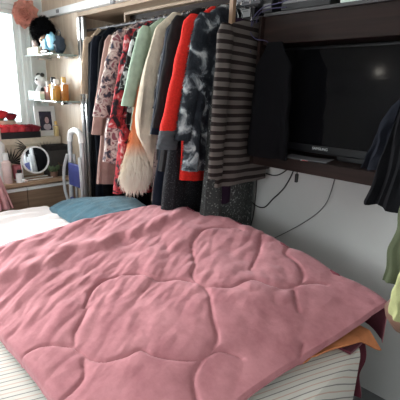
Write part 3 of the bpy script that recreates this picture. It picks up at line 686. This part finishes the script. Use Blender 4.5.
# black wig on a little stand
wg = empty('black_wig', (-3.20, 1.44, S1Z), 0, 'fuzzy black wig on a short stand on the upper glass shelf', 'wig')
MB().lathe([(0, 0), (.04, 0), (.04, .008), (.012, .014), (.012, .11), (.03, .12), (0, .125)]).build('stand', M['white'], wg)
wb = MB().ball((0, 0, .185), .088, 24, (1.05, .9, 1.05), .25, 3); tufts(wb, 9, .026, .25, .0016, 8)
wb.build('hair', F['blackwool'], wg)
def figurine(name, label, loc, body, head, h, ears=None, extra=None):
    t = empty(name, loc, 0, label, 'figurine')
    MB().lathe([(0, 0), (h*.22, 0), (h*.26, h*.12), (h*.22, h*.35), (h*.12, h*.52), (0, h*.54)]).build('body', body, t)
    hd = MB().ball((0, 0, h*.72), h*.24, 16, (1.08, .95, .95)).build('head', head, t)
    if ears:
        for sx in (-1, 1): MB().ball((sx*h*.18, 0, h*.93), h*.085, 10).build('ear', ears, t)
        for sx in (-1, 1): MB().ball((sx*h*.09, -h*.20, h*.74), h*.05, 8).build('eye_patch', ears, t)
    if extra:
        for sx in (-1, 1): MB().ball((sx*h*.24, -h*.05, h*.33), h*.09, 10, (1, 1, 1.5)).build('arm', extra, t)
    return t
BR = solid('brown_plush', (.16, .09, .06), .8); PKW = solid('pale_pink_ceramic', (.80, .62, .58), .4)
figurine('figurine', 'small pale pink headed figurine beside the white jar', (-3.245, 1.395, S1Z), PKW, PKW, .13, None, M['white'])
figurine('figurine', 'small brown-haired figurine with a tan face below the black wig', (-3.105, 1.40, S1Z), BR, solid('tan_ceramic', (.50, .30, .20), .5), .14, BR, BR)
# blue satin bow cushion
bb = empty('bow', (-3.03, 1.40, S1Z), 0, 'light blue satin bow on the upper glass shelf', 'bow')
BL = solid('light_blue_satin', (.22, .50, .66), .4)
MB().ball((-.052, 0, .07), .058, 16, (1.1, .5, .9), .3, 4).build('loop', BL, bb); MB().ball((.052, 0, .09), .058, 16, (1.1, .5, 1), .3, 4).build('loop', BL, bb)
MB().ball((0, -.012, .08), .024, 12, (1, 1, 1.3)).build('knot', BL, bb); MB().ball((-.02, .0, .035), .036, 12, (.8, .5, 1), .3, 5).build('tail', BL, bb)
bd = empty('pouch', (-2.935, 1.44, S1Z), 0, 'dark blue-black pouch at the right end of the upper glass shelf', 'pouch')
MB().ball((0, 0, .065), .065, 18, (.75, .7, 1.0), .3, 3).build('bag', solid('dark_denim', (.03, .05, .075), .7), bd); MB().tube(smooth_path([(-.03, 0, .12), (-.02, 0, .16), (.02, 0, .165), (.035, 0, .12)]), .004, 6).build('strap', M['black'], bd)
bk = sheet('greeting_card', 'cream card with a gold motif lying at the front of the upper shelf', 'card', -3.33, -3.11, 1.353, 1.385, S1Z, None); bpy.data.objects.remove(bk)
cdv = empty('gift_box', (-3.23, 1.37, S1Z), 0, 'cream gift box with a gold motif at the front of the upper shelf', 'box')
MB().box(-.105, .105, -.014, .014, 0, .055, .003).build('box_body', solid('cream_card', (.80, .72, .52), .6), cdv, False)
MB().lathe([(0, 0), (.018, 0), (.018, .001), (0, .001)], seg=12).build('motif', solid('gold_foil', (.45, .25, .08), .4, .4), cdv)
mo = cdv.children[-1]; mo.rotation_euler.x = math.pi/2; mo.location = (-.02, -.0141, .026)
shd = empty('sunglasses_case', (-3.03, 1.372, S1Z), 0, 'dark brown glasses case in front of the blue bow', 'case')
MB().ball((0, 0, .017), .017, 16, (3.4, .9, 1)).build('case_body', solid('dark_brown_leather', (.045, .03, .025), .5), shd)
MB().tube([(-.045, -.0155, .017), (.045, -.0155, .017)], .0015, 6).build('zip', M['chrome'], shd)

# lower shelf
figurine('panda_figurine', 'black and white panda figurine on the lower glass shelf', (-3.31, 1.44, S2Z), M['white'], M['white'], .21, M['black'], M['black'])
def perfume(label, x, y, z, w_, h, col, cap, body='flat', group=None):
    t = empty('perfume_bottle', (x, y, z), 0, label, 'perfume bottle', group)
    gm = solid('liquid_'+label.replace(' ', '_')[:30], col, .08, var=.05, spec=.6, trans=.25)
    if body == 'flat': MB().box(-w_/2, w_/2, -w_*.28, w_*.28, 0, h*.70, w_*.1).build('bottle', gm, t)
    else: MB().lathe([(0, 0), (w_*.42, 0), (w_*.5, h*.08), (w_*.5, h*.45), (w_*.3, h*.66), (0, h*.68)]).build('bottle', gm, t)
    MB().lathe([(0, 0), (w_*.16, 0), (w_*.16, h*.07), (0, h*.07)], (0, 0, h*.69)).build('collar', M['chrome'], t)
    MB().lathe([(0, 0), (w_*.24, 0), (w_*.24, h*.20), (w_*.18, h*.24), (0, h*.24)], (0, 0, h*.755)).build('cap', cap, t)
    return t
GO = solid('gold_cap', (.65, .42, .15), .3, .6)
perfume('pink perfume bottle left of the amber ones on the lower shelf', -3.20, 1.45, S2Z, .07, .15, (.78, .42, .38), M['white'])
perfume('tall amber perfume bottle with a black cap on the lower shelf', -3.12, 1.46, S2Z, .085, .18, (.75, .38, .08), M['black'])
perfume('round amber perfume bottle with white cap in the middle of the lower shelf', -3.03, 1.44, S2Z, .085, .165, (.80, .42, .10), M['white'], 'round')
perfume('dark orange perfume bottle with a gold cap at the right end of the lower shelf', -2.94, 1.46, S2Z, .075, .18, (.55, .20, .04), GO)
perfume('small golden perfume bottle squeezed between the amber bottles', -2.985, 1.39, S2Z, .05, .12, (.80, .50, .16), M['white'])
for nm, x, wdt, lab in (('cosmetic_box', -3.33, .09, 'pale mint box at the left end of the lower glass shelf'), ('cosmetic_box', -3.215, .12, 'wider pale mint box in front of the panda on the lower shelf')):
    t = empty(nm, (x, 1.375, S2Z), 0, lab, 'box')
    MB().box(-wdt/2, wdt/2, -.02, .02, 0, .062, .003).build('box_body', M['mint'], t, False); MB().box(-wdt/2-.001, wdt/2+.001, -.021, .021, .045, .065, .003).build('box_lid', M['white'], t, False)

# palm-print storage box on the counter
CZ = .78
bx = empty('storage_box', (-3.31, 1.26, CZ), 0, 'cream storage box printed with black palm fronds, back of the counter', 'box')
MB().box(-.10, .10, -.28, .27, 0, .305, .004).build('box_body', solid('cream_print_card', (.60, .53, .42), .7), bx, False)
MB().box(-.104, .104, -.284, .274, .26, .312, .004).build('box_lid', solid('cream_lid_card', (.64, .57, .46), .7), bx, False)
def frond(cy_, cz, R, a0, a1, n):
    m = MB()
    for k in range(n):
        a = lerp(a0, a1, k/(n-1)); d = Vector((0, math.cos(a), math.sin(a))); sd = Vector((0, -math.sin(a), math.cos(a))); x = .1048+.0004*(k % 2)
        p = Vector((x, cy_, cz)); v = [p, p+d*R*.5+sd*R*.045, p+d*R, p+d*R*.5-sd*R*.045]
        m.add(v+[q+Vector((.001, 0, 0)) for q in v], [(0, 1, 2, 3), (7, 6, 5, 4), (0, 4, 5, 1), (1, 5, 6, 2), (2, 6, 7, 3), (3, 7, 4, 0)])
    return m
for cy_, cz, R, a0, a1, n in ((.13, .14, .14, .3, 3.0, 13), (-.16, .12, .13, -.2, 2.6, 11), (-.03, .245, .10, 2.4, 4.6, 8), (.20, .06, .10, .6, 3.3, 10)):
    frond(cy_, cz, R, a0, a1, n).build('palm_print', M['black'], bx, False)
# dark box right of the mirror
db = empty('organizer_box', (-3.10, 1.44, CZ), 0, 'dark grey fabric organizer box right of the round mirror', 'box')
MB().box(-.075, .075, -.095, .095, 0, .22, .006).build('box_body', fabric('dark_grey_cloth', (.05, .047, .045)), db, False)
MB().box(-.078, .078, -.098, .098, .22, .255, .006).build('box_lid', fabric('black_lid_cloth', (.022, .02, .02)), db, False)
MB().tube(smooth_path([(.078, -.03, .12), (.092, -.02, .10), (.092, .02, .10), (.078, .03, .12)]), .004, 6).build('pull_loop', fabric('brown_cord', (.14, .09, .06)), db)
tp = empty('potted_succulent', (-3.03, 1.37, CZ), 0, 'small dark green succulent in a pot before the grey organizer box', 'plant')
MB().lathe([(0, 0), (.026, 0), (.034, .05), (.028, .05), (.026, .042), (0, .042)]).build('pot', solid('brown_pot', (.20, .12, .09), .6), tp)
lm = MB()
for k in range(14):
    a = k*2.4; r = .018+.010*(k % 3); lm.ball((math.cos(a)*r, math.sin(a)*r, .058+.012*((k*7) % 3)), .013, 8, (1, 1, 1.7))
lm.build('leaves', solid('succulent_green', (.07, .11, .05), .5), tp)
# round table mirror
mr_ = empty('table_mirror', (-3.05, 1.235, CZ), 0, 'round white-framed table mirror on a wire stand on the counter', 'mirror')
tilt = Matrix.Rotation(math.radians(-8), 4, 'Y')
def disc(r0, r1, x0, x1, seg=40):
    m = MB(); v = []
    for r, x in ((r0, x0), (r1, x0), (r1, x1), (r0, x1)):
        for k in range(seg): a = 2*math.pi*k/seg; v.append(tilt @ Vector((x, math.cos(a)*r, math.sin(a)*r))+Vector((0, 0, .155)))
    f = [(i*seg+k, i*seg+(k+1) % seg, ((i+1) % 4)*seg+(k+1) % seg, ((i+1) % 4)*seg+k) for i in range(4) for k in range(seg)]
    return m.add(v, f)
disc(.098, .110, -.008, .010).build('mirror_rim', M['white'], mr_)
disc(.001, .099, .002, .005).build('mirror_glass', M['mirror'], mr_)
disc(.001, .099, -.007, -.004).build('mirror_back', M['white'], mr_)
MB().tube([(.0, -.115, .155), (.035, -.115, .006), (.035, .115, .006), (.0, .115, .155)], .0045, 8).tube([(.035, -.115, .006), (-.05, -.115, .006), (-.05, .115, .006), (.035, .115, .006)], .0045, 8).build('wire_stand', M['white'], mr_)
# cups and jars at the left end of the counter
def cup(label, x, y, r, h, m):
    t = empty('cup', (x, y, CZ), 0, label, 'cup')
    MB().lathe([(0, 0), (r*.8, 0), (r, h), (r*.9, h), (r*.72, .01), (0, .01)]).build('cup_wall', m, t)
    hp = [(r*.93, 0, h*.8), (r*1.5, 0, h*.7), (r*1.5, 0, h*.35), (r*.87, 0, h*.25)]
    MB().tube(smooth_path(hp), r*.12, 6).build('handle', m, t); return t
cup('dusty red cup just left of the round mirror', -3.08, 1.10, .040, .12, solid('dusty_red_glaze', (.42, .13, .15), .35))
cup('smaller pink cup left of the dusty red cup', -3.12, 1.02, .035, .085, solid('pink_glaze', (.62, .32, .34), .35))
def bottle_stack(label, x, y, r, h, mbody, mcap):
    t = empty('cosmetic_bottle', (x, y+.05, CZ), 0, label, 'bottle')
    MB().lathe([(0, 0), (r, 0), (r, h*.68), (r*.5, h*.74), (0, h*.75)]).build('bottle', mbody, t)
    MB().lathe([(0, 0), (r*.62, 0), (r*.62, h*.22), (0, h*.24)], (0, 0, h*.745)).build('cap', mcap, t); return t
WP = solid('white_pink_bottle', (.78, .60, .58), .4)
bottle_stack('tall white cosmetic bottle at the left edge of the counter', -3.12, .94, .045, .42, M['white'], WP)
bottle_stack('pink cosmetic bottle in front of the tall white one', -3.03, .955, .032, .24, WP, M['white'])
bottle_stack('low white bottle with a dark cap near the counter front edge', -3.01, 1.035, .026, .10, M['white'], M['black'])
bottle_stack('tall pale bottle with pink cap behind the dusty red cup', -3.15, .85, .05, .50, WP, M['white'])
for k, (x, y, lab) in enumerate(((-3.01, 1.09, 'small white tube lying on the counter before the pink cup'),)):
    t = empty('cream_tube', (x, y, CZ), .6, lab, 'tube')
    MB().tube([(-.05, 0, .014), (.03, 0, .014), (.04, 0, .014)], [.006, .014, .014], 12).build('tube_body', M['white'], t); MB().tube([(.041, 0, .014), (.058, 0, .014)], .010, 12).build('cap', PKW, t)

# black tray with roses, photo frame and gold bottle on top of the storage box
TZ = CZ+.3125
ty = empty('tray', (-3.29, 1.17, TZ), 0, 'shallow black tray holding red roses on top of the storage box', 'tray')
MB().box(-.085, .085, -.19, .19, 0, .006).box(-.085, -.079, -.19, .19, .006, .05).box(.079, .085, -.19, .19, .006, .05).box(-.079, .079, -.19, -.184, .006, .05).box(-.079, .079, .184, .19, .006, .05).build('tray_body', M['black'], ty, False)
rose0 = None
def rose(x, y, z, s, m, label, group):
    global rose0
    t = empty('rose', (x, y, z), (x*37+y*91) % 6.28, label, 'flower', group)
    key = m.name
    mb = MB()
    for ring in range(4):
        n = 5
        for k in range(n):
            a = 2*math.pi*k/n+ring*.6; R0 = .5*(1-ring*.21); vs = []
            for i in range(5):
                for j in range(5):
                    q = (j/4*2-1)*.75; hh = i/4; rr = R0*(.35+.75*math.sin(hh*1.7)**.7)*(1+.15*(hh > .9))
                    vs.append(Vector((math.cos(a+q)*rr, math.sin(a+q)*rr, (.15+ring*.08+hh*(.62-.04*ring)-.08*q*q*hh)))*s)
            nn = 25; vo = [p*.965 for p in vs]
            mb.add(vs+vo, [(i*5+j, i*5+j+1, (i+1)*5+j+1, (i+1)*5+j) for i in range(4) for j in range(4)]+[(nn+i*5+j, nn+(i+1)*5+j, nn+(i+1)*5+j+1, nn+i*5+j+1) for i in range(4) for j in range(4)])
    mb.build('petals', m, t)
    MB().lathe([(0, 0), (.12*s, 0), (.3*s, .2*s), (.38*s, .36*s), (0, .36*s)], seg=10).build('calyx', solid('calyx_green', (.05, .10, .04), .7) if 'calyx_green' not in bpy.data.materials else bpy.data.materials['calyx_green'], t)
    return t
CO = solid('coral_red_petal', (.72, .07, .09), .6, var=.2); DR = solid('burgundy_petal', (.22, .015, .03), .6, var=.2)
k = 0
for i, y in enumerate((-.155, -.09, -.025, .04)):
    for j, x in enumerate((-.04, .035)):
        rose(-3.29+x, 1.17+y+.01*j, TZ+.015, .098, CO, 'coral red artificial rose in the left part of the black tray', 'coral roses in the black tray')
for i, y in enumerate((.10, .155)):
    for j, x in enumerate((-.035, .04)):
        rose(-3.29+x, 1.17+y, TZ+.015, .095, DR, 'dark red artificial rose in the right part of the black tray', 'dark red roses in the black tray')
vs_ = empty('flower_basket', (-3.385, 1.16, TZ), 0, 'small pale basket with two dark red blooms behind the coral roses', 'basket')
MB().lathe([(0, 0), (.05, 0), (.06, .13), (.05, .13), (.045, .01), (0, .01)], (.0, 0, 0), 18, .55, 1.3).build('basket_wall', solid('pale_wicker', (.62, .50, .40), .8), vs_)
vs_.location = (-3.393, 1.16, TZ)
rose(-3.392, 1.12, TZ+.125, .10, solid('red_petal', (.50, .04, .05), .6, var=.2), 'larger red bloom on top of the pale basket', None)
rose(-3.392, 1.20, TZ+.115, .085, DR, 'burgundy bloom at the right side of the pale basket', None)
pf = empty('photo_frame', (-3.30, 1.455, TZ), 0, 'white photo frame with a portrait of a dark-haired person', 'picture frame')
fr = MB(); tl = lambda x, y, z: (x-.12*z, y, z)
def slab(mb, x0, x1, y0, y1, z0, z1): mb.add([tl(x, y, z) for x in (x0, x1) for y in (y0, y1) for z in (z0, z1)], [(0, 1, 3, 2), (4, 6, 7, 5), (0, 4, 5, 1), (2, 3, 7, 6), (0, 2, 6, 4), (1, 5, 7, 3)])
slab(fr, .0, .014, -.09, -.055, 0, .25); slab(fr, .0, .014, .055, .09, 0, .25); slab(fr, .0, .014, -.055, .055, 0, .045); slab(fr, .0, .014, -.055, .055, .205, .25); slab(fr, -.004, .002, -.088, .088, .002, .248)
fr.build('frame', M['white'], pf, False)
ph = MB(); slab(ph, .003, .008, -.055, .055, .045, .205); pho = ph.build('photograph', solid('dark_blue_photo_ground', (.025, .022, .05), .35), pf, False)
def photo_disc(cy_, cz, ry, rz_, x, m, nm):
    q = MB(); seg = 20; v = [tl(x, cy_+ry*math.cos(2*math.pi*k/seg), cz+rz_*math.sin(2*math.pi*k/seg)) for k in range(seg)]; v += [(a+.0006, b, c) for a, b, c in v]
    q.add(v, [tuple(range(seg)), tuple(range(seg, 2*seg))]+[(k, (k+1) % seg, seg+(k+1) % seg, seg+k) for k in range(seg)]); q.build(nm, m, pho, False)
photo_disc(.01, .075, .034, .028, .0085, solid('print_blouse', (.55, .50, .55), .5), 'printed_blouse')
photo_disc(.01, .135, .027, .040, .0088, solid('print_hair', (.03, .02, .03), .5), 'printed_hair')
photo_disc(.01, .130, .018, .028, .0095, solid('print_face', (.55, .38, .40), .5), 'printed_face')
perfume('pale gold perfume bottle beside the photo frame', -3.215, 1.50, TZ, .05, .13, (.75, .60, .30), GO)

# pink cloth at the left edge
def pinkcloth(u, v):
    a = lerp(-.5, .5, u); z = lerp(.90, .62, v)
    return (-2.93+.03*math.sin(a*26)*(.3+v)+.02*v, .86+a*lerp(.10, .24, v), z)
tag(grid('pink_towel', pinkcloth, 30, 20, fabric('pale_pink_terry', (.72, .38, .40)), None, .012), 'pale pink towel hanging at the left edge in front of the counter', 'towel')

# folding step ladder
ld = empty('step_ladder', (-2.60, 1.36, 0), .0, 'folded aluminium and blue step ladder leaning beside the wardrobe stile', 'ladder')
LM = solid('pale_grey_tube', (.55, .56, .58), .35, .3); BLU = solid('deep_blue_plastic', (.03, .04, .18), .5)
for sx, nm in ((-1, 'rail'), (1, 'rail')):
    MB().tube(smooth_path([(sx*.10, -.02, 0), (sx*.10, -.015, .6), (sx*.088, -.005, 1.12)]), .017, 10).build(nm, LM, ld)
MB().tube(smooth_path([(-.088, -.005, 1.12), (-.07, -.003, 1.18), (0, -.002, 1.205), (.07, -.003, 1.18), (.088, -.005, 1.12)]), .021, 10).build('top_hoop', M['white'], ld)
for sx in (-1, 1):
    MB().tube(smooth_path([(sx*.10, -.03, .62), (sx*.135, -.045, .74), (sx*.13, -.045, .90), (sx*.09, -.03, 1.02)]), .012, 8).build('side_loop', LM, ld)
for z in (.25, .52, .79):
    MB().box(-.083, .083, -.035, -.012, z, z+.17, .005).build('step', BLU, ld, False)
for sx in (-1, 1): MB().tube([(sx*.07, .03, 0), (sx*.07, .012, 1.02)], .010, 8).build('rear_leg', LM, ld)

# ------------------------------------------------------------------ clothes on the coat stand at the right
csx, csy = -.20, 1.27
cs = empty('coat_stand', (csx, csy, 0), 0, 'slim black coat stand just outside the right edge, holding clothes', 'coat stand')
MB().tube([(0, 0, .03), (0, 0, 1.78)], .014, 10).build('pole', M['black'], cs)
MB().lathe([(0, 0), (.15, 0), (.15, .015), (.02, .03), (0, .03)], seg=28).build('base', M['black'], cs)
for k in range(5):
    a = k*1.257+.6; MB().tube(smooth_path([(0, 0, 1.66), (math.cos(a)*.07, math.sin(a)*.07, 1.68), (math.cos(a)*.10, math.sin(a)*.10, 1.74)]), .006, 6).build('hook', M['black'], cs)
def drape(name, label, cat_, x, y, top, hem, m, w0, w1, th, seed, lean, rz=1.35, hem_w=None, folds=9):
    g = empty(name, (x, y, top), rz, label, cat_)
    b = shell_mb(top-hem, [(0, w0*.5), (.1, w0), (1, w1)] if not hem_w else hem_w, [(0, th*.6), (.3, th), (1, th*1.1)], seed, folds, .6, n=48, m=50, hem=.02)
    b.v = [(p[0], p[1]+lean*(-p[2]/(top-hem)), p[2]) for p in b.v]
    b.build('cloth', m, g); return g
drape('navy_jacket', 'dark navy jacket hanging at the upper right edge', 'jacket', -.335, 1.25, 1.62, 1.17, F['blackwool'], .05, .085, .03, 41, .03)
drape('scarf', 'thin navy scarf with a frayed hem in front of the cabinet at the right', 'scarf', -.40, 1.30, 1.50, 1.27, fabric('slate_navy', (.008, .009, .013), spec=.05), .03, .05, .02, 42, .06)
drape('olive_trousers', 'olive green trousers hanging below the navy jacket at the right edge', 'trousers', -.29, 1.20, 1.30, .95, fabric('olive_cotton', (.06, .07, .04)), .035, .045, .025, 43, .01)
drape('lime_scarf', 'pale yellow-green scarf hanging in front of the olive trousers', 'scarf', -.262, 1.165, 1.10, .86, fabric('pale_lime_knit', (.36, .37, .18)), .02, .03, .018, 44, .01)
hb = empty('handbag', (-.262, 1.22, .775), 1.2, 'brown leather handbag at the right edge beside the duvet corner', 'handbag')
MB().ball((0, 0, .07), .075, 22, (.5, .95, .85), .12, 3).build('bag_body', solid('brown_leather', (.13, .07, .05), .5), hb)
MB().tube(smooth_path([(0, -.04, .12), (0, -.04, .25), (0, .0, .42), (0, .04, .25), (0, .04, .12)]), .006, 6).build('strap', solid('tan_strap', (.45, .25, .16), .5), hb)

# ------------------------------------------------------------------ back wall: framed print and small wall lamp (seen in the television)
pr_ = empty('wall_picture', (-2.60, YB+.002, 1.72), 0, 'wide framed grey landscape print on the wall facing the television', 'picture')
MB().box(-.42, .42, 0, .02, -.17, -.15).box(-.42, .42, 0, .02, .15, .17).box(-.42, -.40, 0, .02, -.15, .15).box(.40, .42, 0, .02, -.15, .15).build('frame', M['black'], pr_, False)
MB().box(-.40, .40, .002, .010, -.15, .15).build('print', blotch('grey_landscape', [(.3, (.35, .36, .38)), (.5, (.6, .6, .62)), (.7, (.2, .2, .22))], 5, 3, bump=0), pr_, False)
wl = empty('wall_lamp', (-2.12, YB+.002, 1.80), 0, 'small globe wall lamp at the corner of the framed print', 'lamp')
MB().lathe([(0, 0), (.04, 0), (.04, .01), (0, .01)]).build('base', M['white'], wl); wl.children[0].rotation_euler.x = -math.pi/2
MB().tube([(0, .008, 0), (0, .06, 0), (0, .08, .02)], .006, 8).build('arm', M['white'], wl)
bm_, nt_, b_ = newmat('lamp_glow'); b_.inputs['Emission Color'].default_value = (1, .93, .82, 1); b_.inputs['Emission Strength'].default_value = 12
MB().ball((0, .09, .055), .04, 16).build('globe', bm_, wl)
